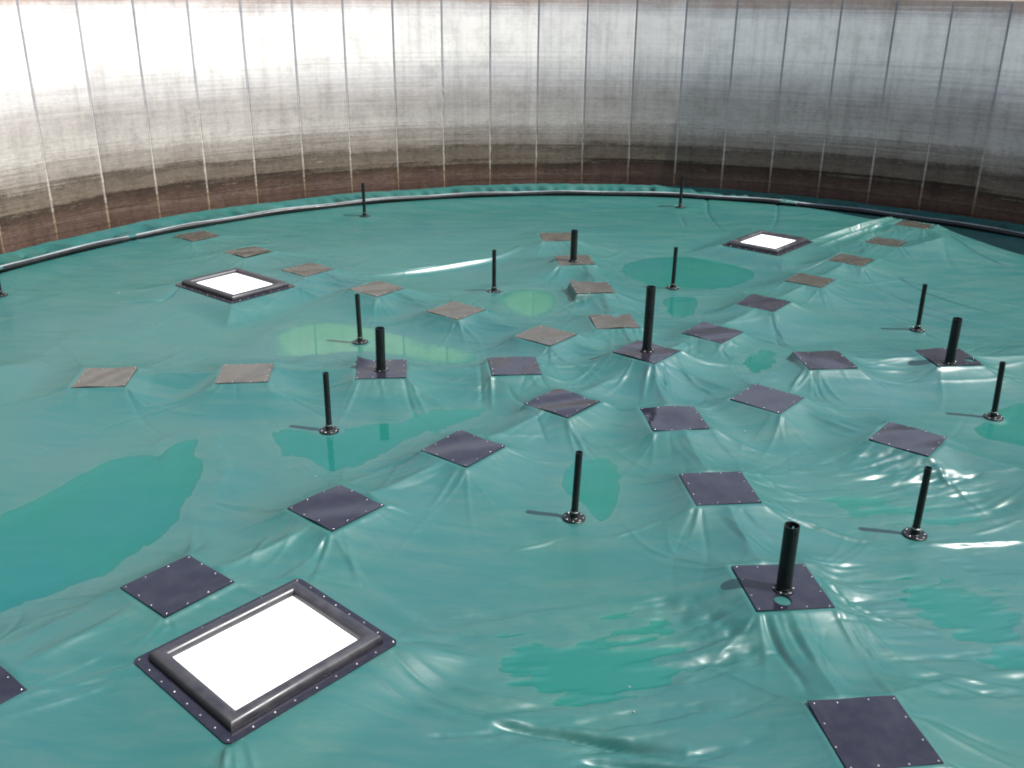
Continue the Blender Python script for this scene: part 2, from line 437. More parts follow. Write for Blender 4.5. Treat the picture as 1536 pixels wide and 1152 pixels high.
def polysd(P, x, y):
    """signed distance to polygon P, negative inside"""
    d = np.full(x.shape, 1e9, np.float32); ins = np.zeros(x.shape, bool)
    n = len(P)
    for i in range(n):
        a, b = P[i], P[(i + 1) % n]
        e = b - a; L2 = float(e @ e) + 1e-9
        t = np.clip(((x - a[0]) * e[0] + (y - a[1]) * e[1]) / L2, 0, 1)
        d = np.minimum(d, (x - a[0] - t * e[0]) ** 2 + (y - a[1] - t * e[1]) ** 2)
        c = ((a[1] > y) != (b[1] > y)) & (x < (b[0] - a[0]) * (y - a[1]) / (b[1] - a[1] + 1e-12) + a[0])
        ins ^= c
    return np.sqrt(d) * np.where(ins, -1, 1)


def win(x0, x1, y0, y1):
    i0 = max(0, int((y0 - ax[0]) / STEP)); i1 = min(len(ax), int((y1 - ax[0]) / STEP) + 2)
    j0 = max(0, int((x0 - ax[0]) / STEP)); j1 = min(len(ax), int((x1 - ax[0]) / STEP) + 2)
    return slice(i0, i1), slice(j0, j1)


def chaikin(P, n=2):
    for _ in range(n):
        Q = np.roll(P, -1, axis=0)
        P = np.stack([P * .75 + Q * .25, P * .25 + Q * .75], 1).reshape(-1, 2)
    return P


_ph = rng.uniform(0, 6.28, (14, 3)); _fr = [(rng.uniform(1.5, 9), rng.uniform(0, 6.28)) for _ in range(14)]


def wobble(x, y, stretch=1.0):
    s = 0
    for (f, a), p in zip(_fr, _ph):
        s = s + np.sin(f * (x * math.cos(a) + stretch * y * math.sin(a)) + p[0] + 1.2 * np.sin(f * .6 * (y - x * .4) + p[1])) / f ** 0.6
    return s / 3.0


def vnoise(x, y, seed):
    xi = np.floor(x).astype(np.int64); yi = np.floor(y).astype(np.int64)
    fx = x - xi; fy = y - yi; fx = fx * fx * (3 - 2 * fx); fy = fy * fy * (3 - 2 * fy)

    def hsh(i, j):
        k = (i * 374761393 + j * 668265263 + seed * 974711) & 0xffffffff
        k = ((k ^ (k >> 13)) * 1274126177) & 0xffffffff
        return ((k ^ (k >> 16)) & 0xffff) / 32768.0 - 1.0
    return (hsh(xi, yi) * (1 - fx) + hsh(xi + 1, yi) * fx) * (1 - fy) + (hsh(xi, yi + 1) * (1 - fx) + hsh(xi + 1, yi + 1) * fx) * fy


def fbm(x, y, seed, octs=4):
    return sum(vnoise(x * 2 ** o, y * 2 ** o, seed + o) * 0.55 ** o for o in range(octs))


puddles = []
for q, rough in pud_px:
    P = chaikin(np.array([at(*p, -0.2) for p in q]), 2)
    lo, hi = P.min(0) - 1.1, P.max(0) + 1.1
    sl = win(lo[0], hi[0], lo[1], hi[1])
    x, y = X[sl], Y[sl]
    if x.size == 0: continue
    sd = polysd(P, x, y) + 1.6 * rough * fbm(x * 1.7, y * 1.7, 5)
    if rough > 0.07:                              # shallow water broken by long dry streaks
        sd = sd + 0.28 * fbm(x * 1.1 + 0.25 * y, y * 6.5 - 1.2 * x, 31, 3) + 0.10
    hb = H[sl]
    ins = sd < 0
    if not ins.any(): continue
    zp = float(np.median(hb[ins]))
    zp = min(zp, -0.09)
    prof = zp + np.clip(sd * 0.05, -0.012, 0.10)
    w = sstep(0.0, 0.95, sd)
    H[sl] = prof * (1 - w) + hb * w
    puddles.append((P, zp, lo, hi, rough))

# --- folds and creases
FOLD = np.zeros_like(H)


def crease(P, amp, w0, w1, env='both', sharp=1.6):
    P = np.asarray(P, float)
    if len(P) > 2:
        Q = np.concatenate([2 * P[:1] - P[1:2], P, 2 * P[-1:] - P[-2:-1]])
        out = []
        for i in range(1, len(Q) - 2):
            for t in np.linspace(0, 1, 12, endpoint=False):
                out.append(0.5 * (2 * Q[i] + (Q[i + 1] - Q[i - 1]) * t + (2 * Q[i - 1] - 5 * Q[i] + 4 * Q[i + 1] - Q[i + 2]) * t ** 2 + (3 * Q[i] - Q[i - 1] - 3 * Q[i + 1] + Q[i + 2]) * t ** 3))
        out.append(Q[-2]); P = np.array(out)
    seg = np.r_[0, np.cumsum(np.hypot(*np.diff(P, axis=0).T))]
    n = max(6, int(seg[-1] / 0.07))
    tt = np.linspace(0, seg[-1], n)
    S = np.stack([np.interp(tt, seg, P[:, 0]), np.interp(tt, seg, P[:, 1])], 1)
    mg = 3 * max(w0, w1)
    lo, hi = S.min(0) - mg, S.max(0) + mg
    sl = win(lo[0], hi[0], lo[1], hi[1]); x, y = X[sl], Y[sl]
    if x.size == 0: return
    bd = np.full(x.shape, 1e9, np.float32); bt = np.zeros(x.shape, np.float32)
    for i in range(n - 1):
        a, e = S[i], S[i + 1] - S[i]
        t = np.clip(((x - a[0]) * e[0] + (y - a[1]) * e[1]) / (e @ e + 1e-9), 0, 1)
        d = (x - a[0] - t * e[0]) ** 2 + (y - a[1] - t * e[1]) ** 2
        k = d < bd
        bd = np.where(k, d, bd); bt = np.where(k, (i + t) / (n - 1), bt)
    bt = np.clip(bt, 0, 1); d = np.sqrt(bd); w = w0 + (w1 - w0) * bt
    ev = np.maximum(np.sin(PI * bt), 0) ** 0.7 if env == 'both' else np.clip(bt / 0.08, 0, 1) * (1 - bt) ** 1.1
    FOLD[sl] += amp * ev * np.exp(-(d / w) ** sharp)


# fans of creases hanging from every plate's corners and edges
for (key, (c, z, rz)) in plates.items():
    near = max(0.0, 1 - math.hypot(*(c - CAM[:2])) / 40)
    hgh = 1.0 + (0.8 if key == (0, 0) else 0.0)
    for kk in range(4):
        ca = rz + PI / 4 + kk * PI / 2
        cr = np.array([math.cos(ca), math.sin(ca)])
        for _ in range(random.choice((3, 4, 5, 6))):
            p0 = c + cr * (PLATE * 0.707 - 0.03) + rng.normal(0, 0.03, 2)
            a = ca + random.gauss(0, 0.38)
            L = random.uniform(0.7, 2.7); bend = random.gauss(0, 0.25)
            p1 = p0 + L * .5 * np.array([math.cos(a), math.sin(a)]); p2 = p1 + L * .5 * np.array([math.cos(a + bend), math.sin(a + bend)])
            crease([p0, p1, p2], random.uniform(0.008, 0.026) * hgh * random.choice((1, 1, -1)), 0.022, random.uniform(0.030, 0.055), 'start', 1.35)
        ea = rz + kk * PI / 2
        for _ in range(random.choice((2, 3, 4))):
            nrm = np.array([math.cos(ea), math.sin(ea)]); tg = np.array([-nrm[1], nrm[0]])
            p0 = c + nrm * PLATE * 0.5 + tg * random.uniform(-0.4, 0.4)
            a = ea + random.gauss(0, 0.25); L = random.uniform(0.4, 1.1)
            p1 = p0 + L * np.array([math.cos(a), math.sin(a)])
            crease([p0, (p0 + p1) / 2 + rng.normal(0, .03, 2), p1], random.uniform(0.005, 0.014) * hgh * random.choice((1, -1)), 0.022, 0.038, 'start', 1.35)
for p in thin:
    for _ in range(7):
        a = random.uniform(0, 2 * PI); L = random.uniform(0.3, 1.0)
        d = np.array([math.cos(a), math.sin(a)])
        crease([p + d * 0.14, p + d * (0.14 + L)], random.uniform(0.004, 0.010) * random.choice((1, -1)), 0.03, 0.07, 'start')
for (c, a, L, W) in hatches:
    for sx, sy in ((1, 1), (1, -1), (-1, 1), (-1, -1)):
        v = np.array([sx * L / 2 * math.cos(a) - sy * W / 2 * math.sin(a), sx * L / 2 * math.sin(a) + sy * W / 2 * math.cos(a)])
        va = math.atan2(v[1], v[0])
        for _ in range(4):
            b = va + random.gauss(0, 0.4); LL = random.uniform(0.6, 1.8)
            p0 = c + v * 0.97
            crease([p0, p0 + LL * np.array([math.cos(b), math.sin(b)])], random.uniform(0.008, 0.018) * random.choice((1, -1)), 0.035, 0.10, 'start')

# straight tension creases along every row, from plate to plate
for j in range(1, 9):
    ks = sorted(k for k in plates if k[0] == j)
    ks = [(0, 0)] + ks
    for k0, k1 in zip(ks, ks[1:]):
        a, b = plates[k0][0], plates[k1][0]; d = b - a; L = np.hypot(*d); d /= L; nn_ = np.array([-d[1], d[0]])
        for _ in range(4):
            o0, o1 = random.gauss(0, 0.22), random.gauss(0, 0.22)
            s0, s1 = random.uniform(0.45, 0.7), random.uniform(0.45, 0.7)
            p0 = a + d * s0 + nn_ * o0; p1 = b - d * s1 + nn_ * o1
            crease([p0, (p0 + p1) / 2 + nn_ * random.gauss(0, 0.04), p1], random.uniform(0.006, 0.016) * random.choice((1, 1, -1)), 0.026, 0.045, 'both', 1.3)
FANS = FOLD; FOLD = np.zeros_like(H)

# long folds read one by one
def fold(px, amp, w0, w1=None, env='both', z=-0.08, sharp=1.6):
    crease([at(*p, z) for p in px], amp, w0, w1 or w0, env, sharp)


LF = [
 ([(540, 408), (620, 398), (700, 386), (745, 378), (785, 365)], .11, .12), ([(555, 404), (640, 391), (720, 381)], .07, .10),
 ([(1212, 363), (1280, 351), (1330, 341), (1364, 331)], .16, .16), ([(1225, 371), (1290, 358), (1350, 343)], .11, .13),
 ([(592, 968), (640, 990), (700, 1012), (780, 1028), (880, 1034)], .035, .06), ([(575, 985), (620, 1010), (690, 1040), (790, 1064), (900, 1085)], .03, .06),
 ([(548, 1000), (600, 1030), (680, 1055), (740, 1068)], .03, .05), ([(580, 975), (620, 1000), (670, 1022)], -.03, .04),
 ([(735, 1066), (800, 1071), (900, 1088), (1030, 1114)], -.11, .09), ([(725, 1058), (800, 1062), (900, 1079), (1040, 1104)], .035, .09),
 ([(860, 1120), (960, 1131), (1110, 1152), (1180, 1168)], -.10, .085), ([(860, 1112), (960, 1122), (1110, 1142)], .03, .08),
 ([(845, 786), (810, 795), (765, 804)], .03, .04), ([(880, 790), (940, 784), (1000, 768)], .022, .045),
 ([(1393, 797), (1450, 797), (1545, 793)], .055, .05), ([(1345, 797), (1260, 785), (1190, 762), (1150, 742)], .035, .06),
 ([(1455, 783), (1500, 775), (1545, 762)], .03, .05), ([(1430, 755), (1490, 748), (1545, 730)], .02, .06),
 ([(1225, 858), (1260, 882), (1320, 905), (1380, 922), (1440, 932)], .03, .05), ([(1235, 880), (1280, 905), (1350, 920)], .025, .05),
 ([(1255, 915), (1300, 960), (1350, 1002)], .025, .05), ([(1270, 912), (1320, 950), (1370, 985)], .02, .05),
 ([(1380, 983), (1450, 1000), (1545, 1013)], .022, .04), ([(1390, 1000), (1460, 1015), (1545, 1035)], -.02, .05),
 ([(1380, 1085), (1450, 1115), (1540, 1152)], .025, .05), ([(1390, 1075), (1470, 1100), (1540, 1125)], -.02, .05),
 ([(1140, 920), (1165, 965), (1200, 1010), (1212, 1045)], -.045, .06), ([(1180, 940), (1200, 970), (1220, 1000)], -.03, .05), ([(1155, 925), (1180, 975), (1210, 1020)], .03, .06),
 ([(31, 1034), (0, 1058), (-40, 1075)], .03, .05), ([(200, 1000), (120, 1026), (0, 1062)], .025, .06), ([(190, 1015), (100, 1050), (0, 1082)], .025, .06),
 ([(342, 1117), (335, 1160)], .035, .03), ([(352, 1117), (358, 1160)], .03, .03), ([(370, 1112), (385, 1160)], .02, .04),
 ([(1060, 645), (1100, 656), (1140, 666), (1185, 668)], .035, .06), ([(1060, 655), (1110, 675), (1180, 690), (1260, 690)], .02, .07),
 ([(1280, 557), (1340, 552), (1410, 557), (1480, 548), (1545, 540)], .04, .07), ([(1300, 545), (1350, 541), (1390, 543)], .025, .06), ([(1290, 566), (1360, 566), (1440, 566), (1545, 558)], .02, .07),
 ([(810, 566), (850, 568), (880, 558), (910, 542)], .025, .06), ([(812, 575), (860, 575), (905, 555)], .02, .05),
 ([(725, 535), (735, 560), (738, 600)], .05, .05), ([(718, 538), (722, 570), (722, 600)], -.03, .05), ([(760, 575), (790, 605), (810, 625)], -.025, .05),
 ([(985, 550), (1000, 580), (1005, 605)], .03, .05), ([(975, 550), (968, 580), (962, 605)], .03, .05), ([(960, 548), (930, 575), (905, 590)], .025, .05), ([(1000, 545), (1040, 575), (1080, 590)], .025, .06),
 ([(1300, 418), (1390, 446), (1545, 482)], .045, .06), ([(1300, 432), (1400, 458), (1545, 502)], .045, .06), ([(1295, 445), (1400, 476), (1520, 515)], .045, .06),
 ([(1305, 404), (1400, 425), (1545, 455)], .045, .06), ([(1270, 410), (1330, 440), (1440, 482)], .02, .06), ([(1310, 460), (1400, 490), (1480, 505)], -.05, .06), ([(1330, 408), (1420, 438), (1545, 470)], -.05, .05),
 ([(1410, 357), (1440, 376), (1490, 393), (1545, 408)], -.07, .09), ([(1412, 352), (1460, 376), (1545, 392)], .05, .10), ([(1405, 365), (1425, 400), (1480, 430)], -.02, .08),
 ([(440, 432), (478, 438)], .04, .05), ([(270, 431), (240, 445), (180, 449)], -.05, .07),
 ([(1162, 488), (1172, 510), (1192, 530)], -.05, .05), ([(1170, 485), (1182, 508), (1200, 527)], .035, .05), ([(1210, 557), (1192, 575), (1182, 590)], .05, .05),
 ([(1212, 560), (1240, 592), (1290, 615)], -.035, .06), ([(1222, 560), (1262, 590), (1310, 602)], .025, .06), ([(1220, 565), (1230, 590), (1255, 612)], .03, .05),
 ([(1060, 285), (1062, 315), (1085, 345)], -.04, .08), ([(1165, 300), (1165, 325), (1155, 345)], -.03, .07), ([(1020, 318), (1030, 340)], -.03, .06),
 ([(935, 432), (1050, 433), (1145, 434)], .02, .04), ([(1190, 575), (1240, 640), (1300, 655)], .0, .05),
 ([(500, 800), (480, 840), (470, 880)], .025, .05), ([(515, 798), (530, 840), (540, 880)], .02, .06), ([(440, 770), (400, 800), (370, 860)], .02, .06),
 ([(690, 702), (660, 735), (640, 760)], .02, .05), ([(850, 630), (870, 650), (880, 670)], .025, .05), ([(800, 620), (815, 645), (820, 655)], -.02, .04),
 ([(605, 570), (625, 610), (665, 640)], -.035, .05), ([(540, 572), (520, 600), (505, 620)], .025, .05), ([(615, 570), (640, 605), (660, 625)], .025, .05),
 ([(1445, 700), (1500, 706), (1545, 705)], .022, .07), ([(1400, 690), (1440, 705), (1490, 722)], .015, .08), ([(1200, 690), (1260, 697), (1320, 692), (1380, 690)], .025, .06),
 ([(1110, 765), (1150, 790), (1200, 812)], .03, .06), ([(1120, 700), (1180, 725), (1250, 735)], .025, .06), ([(1155, 800), (1165, 820), (1175, 842)], -.02, .06),
 ([(630, 665), (500, 725), (430, 765)], .02, .10), ([(570, 765), (480, 810), (350, 872)], .018, .12), ([(180, 885), (90, 930), (0, 985)], .02, .14),
]
for f in LF:
    fold(f[0], f[1] * (1.2 if abs(f[1]) > 0.05 else 0.95), f[2] * 0.64, None, 'both', -0.08, 1.4)
LONG = FOLD; FOLD = FANS
# loose wandering ripples everywhere
for _ in range(260):
    a = random.uniform(0, 2 * PI); r = 14.2 * math.sqrt(random.random())
    p = np.array([r * math.cos(a), r * math.sin(a)]); b = a + PI / 2 + random.gauss(0, 0.7); L = random.uniform(1.5, 5.0)
    d = np.array([math.cos(b), math.sin(b)])
    crease([p - d * L / 2, p + rng.normal(0, 0.12, 2), p + d * L / 2], random.uniform(0.002, 0.008) * random.choice((1, -1)), random.uniform(0.05, 0.18), random.uniform(0.05, 0.18))

FOLD = 0.030 * np.tanh(FOLD / 0.030) + LONG
# folds calm down in standing water
for (P, zp, lo, hi, rough) in puddles:
    sl = win(lo[0], hi[0], lo[1], hi[1])
    sd = polysd(P, X[sl], Y[sl])
    FOLD[sl] *= 0.30 + 0.70 * sstep(-0.1, 0.35, sd)
for (c, a, L, W) in hatches:
    sl = win(c[0] - 2.2, c[0] + 2.2, c[1] - 2.2, c[1] + 2.2); x, y = X[sl] - c[0], Y[sl] - c[1]
    u = np.abs(x * math.cos(a) + y * math.sin(a)) - L / 2; v = np.abs(-x * math.sin(a) + y * math.cos(a)) - W / 2
    w = 1 - sstep(-0.02, 0.75, np.maximum(u, v))
    H[sl] = H[sl] * (1 - w) + (HZ - 0.012) * w
H = H + FOLD
# flat seats under plates, hatches and pipe feet
for (c, z, rz) in plates.values():
    sl = win(c[0] - 0.9, c[0] + 0.9, c[1] - 0.9, c[1] + 0.9); x, y = X[sl] - c[0], Y[sl] - c[1]
    u = np.abs(x * math.cos(rz) + y * math.sin(rz)); v = np.abs(-x * math.sin(rz) + y * math.cos(rz))
    w = 1 - sstep(PLATE / 2 - 0.01, PLATE / 2 + 0.07, np.maximum(u, v))
    H[sl] = H[sl] * (1 - w) + (z - 0.016) * w
for (c, a, L, W) in hatches:
    sl = win(c[0] - 2.2, c[0] + 2.2, c[1] - 2.2, c[1] + 2.2); x, y = X[sl] - c[0], Y[sl] - c[1]
    u = np.abs(x * math.cos(a) + y * math.sin(a)) - L / 2; v = np.abs(-x * math.sin(a) + y * math.cos(a)) - W / 2
    w = 1 - sstep(0.0, 0.09, np.maximum(u, v))
    H[sl] = H[sl] * (1 - w) + (HZ - 0.012) * w
for p, z in zip(thin, thin_z):
    sl = win(p[0] - .5, p[0] + .5, p[1] - .5, p[1] + .5); d = np.hypot(X[sl] - p[0], Y[sl] - p[1])
    w = 1 - sstep(0.14, 0.24, d)
    H[sl] = H[sl] * (1 - w) + (z - 0.006) * w
for (P, zp, lo, hi, rough) in puddles:           # the sheet stands clear of the water outside each pool
    sl = win(lo[0], hi[0], lo[1], hi[1])
    sd = polysd(P, X[sl], Y[sl])
    H[sl] = np.where((sd > 0.18) & (sd < 1.05), np.maximum(H[sl], zp + 0.004 - 0.5 * sstep(0.30, 1.05, sd)), H[sl])
WET = np.zeros_like(H); SILT_REFLECT = np.zeros_like(H)  # second mask: deposit at pool rims, plus painted wall reflection in two pools
for (P, zp, lo, hi, rough) in puddles:
    sl = win(lo[0], hi[0], lo[1], hi[1])
    sd = polysd(P, X[sl], Y[sl])
    WET[sl] = np.maximum(WET[sl], sstep(-0.0015, 0.003, zp - H[sl]) * (1 - sstep(0.14, 0.24, sd)))
    pale = 0.9 * (1 - sstep(-0.25, 0.12, sd + 0.1 * fbm(X[sl] * 1.5, Y[sl] * 1.5, 9))) if P is puddles[2][0] or P is puddles[10][0] else 0  # two pools: lit wall's reflection painted onto the sheet as pale green
    SILT_REFLECT[sl] = np.maximum(pale * (H[sl] < zp), SILT_REFLECT[sl]); SILT_REFLECT[sl] = np.maximum(SILT_REFLECT[sl], (1 - sstep(0.0, 0.022, H[sl] - zp)) * (H[sl] > zp) * (sd < 0.7) * (1 - sstep(0.1, 0.7, sd)))


def surf(x, y):
    j = min(max(int(round((x - ax[0]) / STEP)), 0), len(ax) - 1); i = min(max(int(round((y - ax[0]) / STEP)), 0), len(ax) - 1)
    return float(H[i, j])


def fast_mesh(name, V, Q, attr=None, attr2=None):
    me = bpy.data.meshes.new(name)
    me.vertices.add(len(V)); me.vertices.foreach_set('co', V.astype(np.float32).ravel())
    me.loops.add(Q.size); me.loops.foreach_set('vertex_index', Q.astype(np.int32).ravel())
    me.polygons.add(len(Q)); me.polygons.foreach_set('loop_start', np.arange(0, Q.size, 4, dtype=np.int32))
    me.polygons.foreach_set('use_smooth', np.ones(len(Q), bool))
    me.update(calc_edges=True)
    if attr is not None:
        for nm_, ar_ in (('wet', attr), ('silt_reflect', attr2)):
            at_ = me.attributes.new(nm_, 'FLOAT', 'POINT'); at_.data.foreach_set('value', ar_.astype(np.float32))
    return me


RR = np.hypot(X, Y); n = len(ax)
keepv = RR < R_EDGE - 0.03
idx = -np.ones(n * n, np.int64); flat = keepv.ravel(); idx[flat] = np.arange(flat.sum())
I = np.arange(n * n).reshape(n, n)
q = np.stack([I[:-1, :-1], I[:-1, 1:], I[1:, 1:], I[1:, :-1]], -1).reshape(-1, 4)
q = q[flat[q].all(1)]
V = np.stack([X.ravel()[flat], Y.ravel()[flat], H.ravel()[flat]], 1)
cover = empty('tank_cover', (0, 0, 0))
tag(cover, 'creased sea green plastic sheet cover stretched over the whole round tank', 'cover')
link('cover_sheet', fast_mesh('cover_sheet', V, idx[q], WET.ravel()[flat], SILT_REFLECT.ravel()[flat]), M['membrane'], cover)

# water lying on the sheet
for (P, zp, lo, hi, rough) in puddles:
    st = 0.09
    gx = np.arange(lo[0], hi[0], st); gy = np.arange(lo[1], hi[1], st)
    xx, yy = np.meshgrid(gx, gy); sd = polysd(P, xx, yy)
    ok = (sd < 0.28) & (np.hypot(xx, yy) < 14.2)
    I = np.arange(xx.size).reshape(xx.shape)
    qq = np.stack([I[:-1, :-1], I[:-1, 1:], I[1:, 1:], I[1:, :-1]], -1).reshape(-1, 4)
    qq = qq[ok.ravel()[qq].all(1)]
    used = np.unique(qq); re = -np.ones(xx.size, np.int64); re[used] = np.arange(len(used))
    VV = np.stack([xx.ravel()[used], yy.ravel()[used], np.full(len(used), zp)], 1)
    tag(link('water', fast_mesh('water', VV, re[qq]), M['water']), kind='structure')

# black hem pipe round the sheet and the ruffled green flap from it up to the wall
NA = 720
hv, hf = [], []; NS = 12; HR = 0.072
for i in range(NA):
    a = 2 * PI * i / NA
    rr = R_EDGE + 0.02 * math.sin(7 * a + 1) + 0.012 * math.sin(23 * a)
    zc = float(edge_z(a)) - 0.03 + 0.012 * math.sin(31 * a + 2)
    for k in range(NS):
        b = 2 * PI * k / NS
        hv.append(((rr + HR * math.cos(b)) * math.cos(a), (rr + HR * math.cos(b)) * math.sin(a), zc + HR * math.sin(b)))
for i in range(NA):
    for k in range(NS):
        j = (i + 1) % NA; l = (k + 1) % NS
        hf.append((i * NS + k, j * NS + k, j * NS + l, i * NS + l))
link('hem_pipe', mesh('hem_pipe', hv, hf), M['pipe'], cover)
sv, sf = [], []
for i in range(NA):
    a = 2 * PI * i / NA
    rr = R_EDGE + 0.02 * math.sin(7 * a + 1) + 0.012 * math.sin(23 * a)
    zc = float(edge_z(a)) - 0.03 + 0.012 * math.sin(31 * a + 2)
    lift = 0.004 + 0.006 * max(0, math.sin(19 * a) * math.sin(53 * a))
    for b, q_ in ((82, lift + 0.004), (100, lift + 0.006), (118 + 7 * math.sin(41 * a), lift + 0.004), (119 + 7 * math.sin(41 * a), 0.0)):
        sv.append(((rr + (HR + q_) * math.cos(R(b))) * math.cos(a), (rr + (HR + q_) * math.cos(R(b))) * math.sin(a), zc + (HR + q_) * math.sin(R(b))))
for i in range(NA):
    j = (i + 1) % NA
    for k in range(3): sf.append((i * 4 + k, j * 4 + k, j * 4 + k + 1, i * 4 + k + 1))
link('hem_strip', mesh('hem_strip', sv, sf, angle=50), M['strip'], cover)
NA = 2000; NRW = 14
fv, ff = [], []
sag = rng.normal(0, 1, NA); sag = np.convolve(np.r_[sag[-40:], sag, sag[:40]], np.hanning(9), 'same')[40:-40]; sag /= np.abs(sag).max()
big = rng.normal(0, 1, NA); big = np.convolve(np.r_[big[-100:], big, big[:100]], np.hanning(61), 'same')[100:-100]; big /= np.abs(big).max()
for i in range(NA):
    a = 2 * PI * i / NA
    z0 = float(edge_z(a)) - 0.0; z1 = float(foot_z(a)) + 0.025 * big[i] + 0.02 * sag[i]
    ca, sa = math.cos(a), math.sin(a)
    for k in range(NRW):
        t = k / (NRW - 1)
        ov = max(0.0, min(1.0, (big[(i * 3) % NA] - 0.34) * 4)) * (0.7 + 0.3 * sag[i])
        r0 = R_EDGE + 0.06 - 0.21 * ov; r1 = R_WALL - 0.045
        cxk, cyk = WC * t
        r = r0 + (r1 - r0) * t
        z = z0 + (z1 - z0) * (t ** 1.5) - 0.10 * math.sin(PI * t) + (0.20 * sag[i] + 0.08 * big[i]) * math.sin(PI * min(1, t * 1.15)) ** 0.8
        if t == 0: z = z0 - 0.05 * (1 - ov) + 0.03 * ov
        elif k <= 4: z = max(z, z0 + 0.085 * ov) if ov > 0 else z
        fv.append((cxk + r * ca, cyk + r * sa, z))
for i in range(NA):
    j = (i + 1) % NA
    for k in range(NRW - 1):
        ff.append((i * NRW + k, j * NRW + k, j * NRW + k + 1, i * NRW + k + 1))
link('edge_flap', fast_mesh('edge_flap', np.array(fv), np.array(ff)), M['membrane'], cover)

# ------------------------------------------------------------------ the concrete tank wall
wall = empty('tank_wall', (WC[0], WC[1], 0))
tag(wall, 'tall circular wall of weathered concrete panels stained brown near its foot', 'wall')
NP = 67; A0 = R(90.05); DA = 2 * PI / NP; GAP = 0.026; TH = 0.22; ZB = -1.2
half = R_WALL * math.tan(DA / 2) - GAP


def panel_mesh():
    prof = [(-half, TH), (-half, 0.012), (-half + 0.012, 0.0), (half - 0.012, 0.0), (half, 0.012), (half, TH)]
    zs = [ZB, 0.0, 1.5, 3.0, 4.5, ZTOP - 0.015, ZTOP]
    v, f = [], []
    for zi, z in enumerate(zs):
        for x, y in prof:
            yy = y + (0.012 if zi == len(zs) - 1 and y < 0.1 else 0)
            v.append((yy, x, z))
    k = len(prof)
    for i in range(len(zs) - 1):
        for j in range(k - 1): f.append((i * k + j, i * k + j + 1, (i + 1) * k + j + 1, (i + 1) * k + j))
        f.append((i * k + k - 1, i * k, (i + 1) * k, (i + 1) * k + k - 1))
    f.append(tuple((len(zs) - 1) * k + j for j in range(k))); f.append(tuple(range(k))[::-1])
    return mesh('concrete_panel', v, f, False)


def joint_mesh():
    """mortar joint: a narrow strip set back, bulging a little and irregular where lime has run out low down"""
    zs = np.linspace(ZB, ZTOP - 0.02, 90); v, f = [], []
    for z in zs:
        lo = max(0, 1 - max(z, 0) / 2.6)
        w = GAP + 0.008 + lo * 0.014 * abs(random.gauss(0, 1)) - lo * 0.007; o = 0.006 - lo * 0.012 + random.gauss(0, 0.003)
        v += [(o + 0.09, -w, z), (o + 0.008, -w, z), (o, 0, z), (o + 0.008, w, z), (o + 0.09, w, z)]
    for i in range(len(zs) - 1):
        for j in range(4): f.append((i * 5 + j, i * 5 + j + 1, i * 5 + 6 + j, i * 5 + 5 + j))
    return mesh('joint', v, f, True)


pm = panel_mesh(); jms = [joint_mesh() for _ in range(5)]
for i in range(NP):
    a = A0 + DA * (i + 0.5)
    o = link('concrete_panel', pm, M['concrete'], wall)
    o.location = (R_WALL * math.cos(a), R_WALL * math.sin(a), 0); o.rotation_euler = (0, 0, a)
    a = A0 + DA * i; rj = R_WALL / math.cos(DA / 2)
    o = link('joint', jms[i % 5], M['joint'], wall)
    o.location = (rj * math.cos(a), rj * math.sin(a), 0); o.rotation_euler = (0, 0, a)

# ground outside the tank, reaching the horizon
gv, gf = [], []
rads = [R_WALL + 0.21, 17.5, 22, 35, 80, 300, 1500]
for k, r in enumerate(rads):
    for i in range(140):
        a = A0 + DA * i / 2
        gv.append((WC[0] + r * math.cos(a), WC[1] + r * math.sin(a), 4.7 + (0.02 * random.random() if k else 0)))
for k in range(len(rads) - 1):
    for i in range(140):
        j = (i + 1) % 140
        gf.append((k * 140 + i, k * 140 + j, (k + 1) * 140 + j, (k + 1) * 140 + i))
tag(link('ground', mesh('ground', gv, gf), M['earth']), kind='structure')

# ------------------------------------------------------------------ bolts
bv, bf = lathe([(0.020, 0.0), (0.020, 0.003), (0.013, 0.004), (0.0125, 0.011), (0.010, 0.013)], 8)
BOLT = mesh('bolt', bv, bf, False)


def bolt(parent, x, y, z, s=1.0):
    o = link('bolt', BOLT, M['zinc'], parent)
    o.location = (x, y, z); o.scale = (s, s, s); o.rotation_euler = (0, 0, random.uniform(0, 1))
    return o


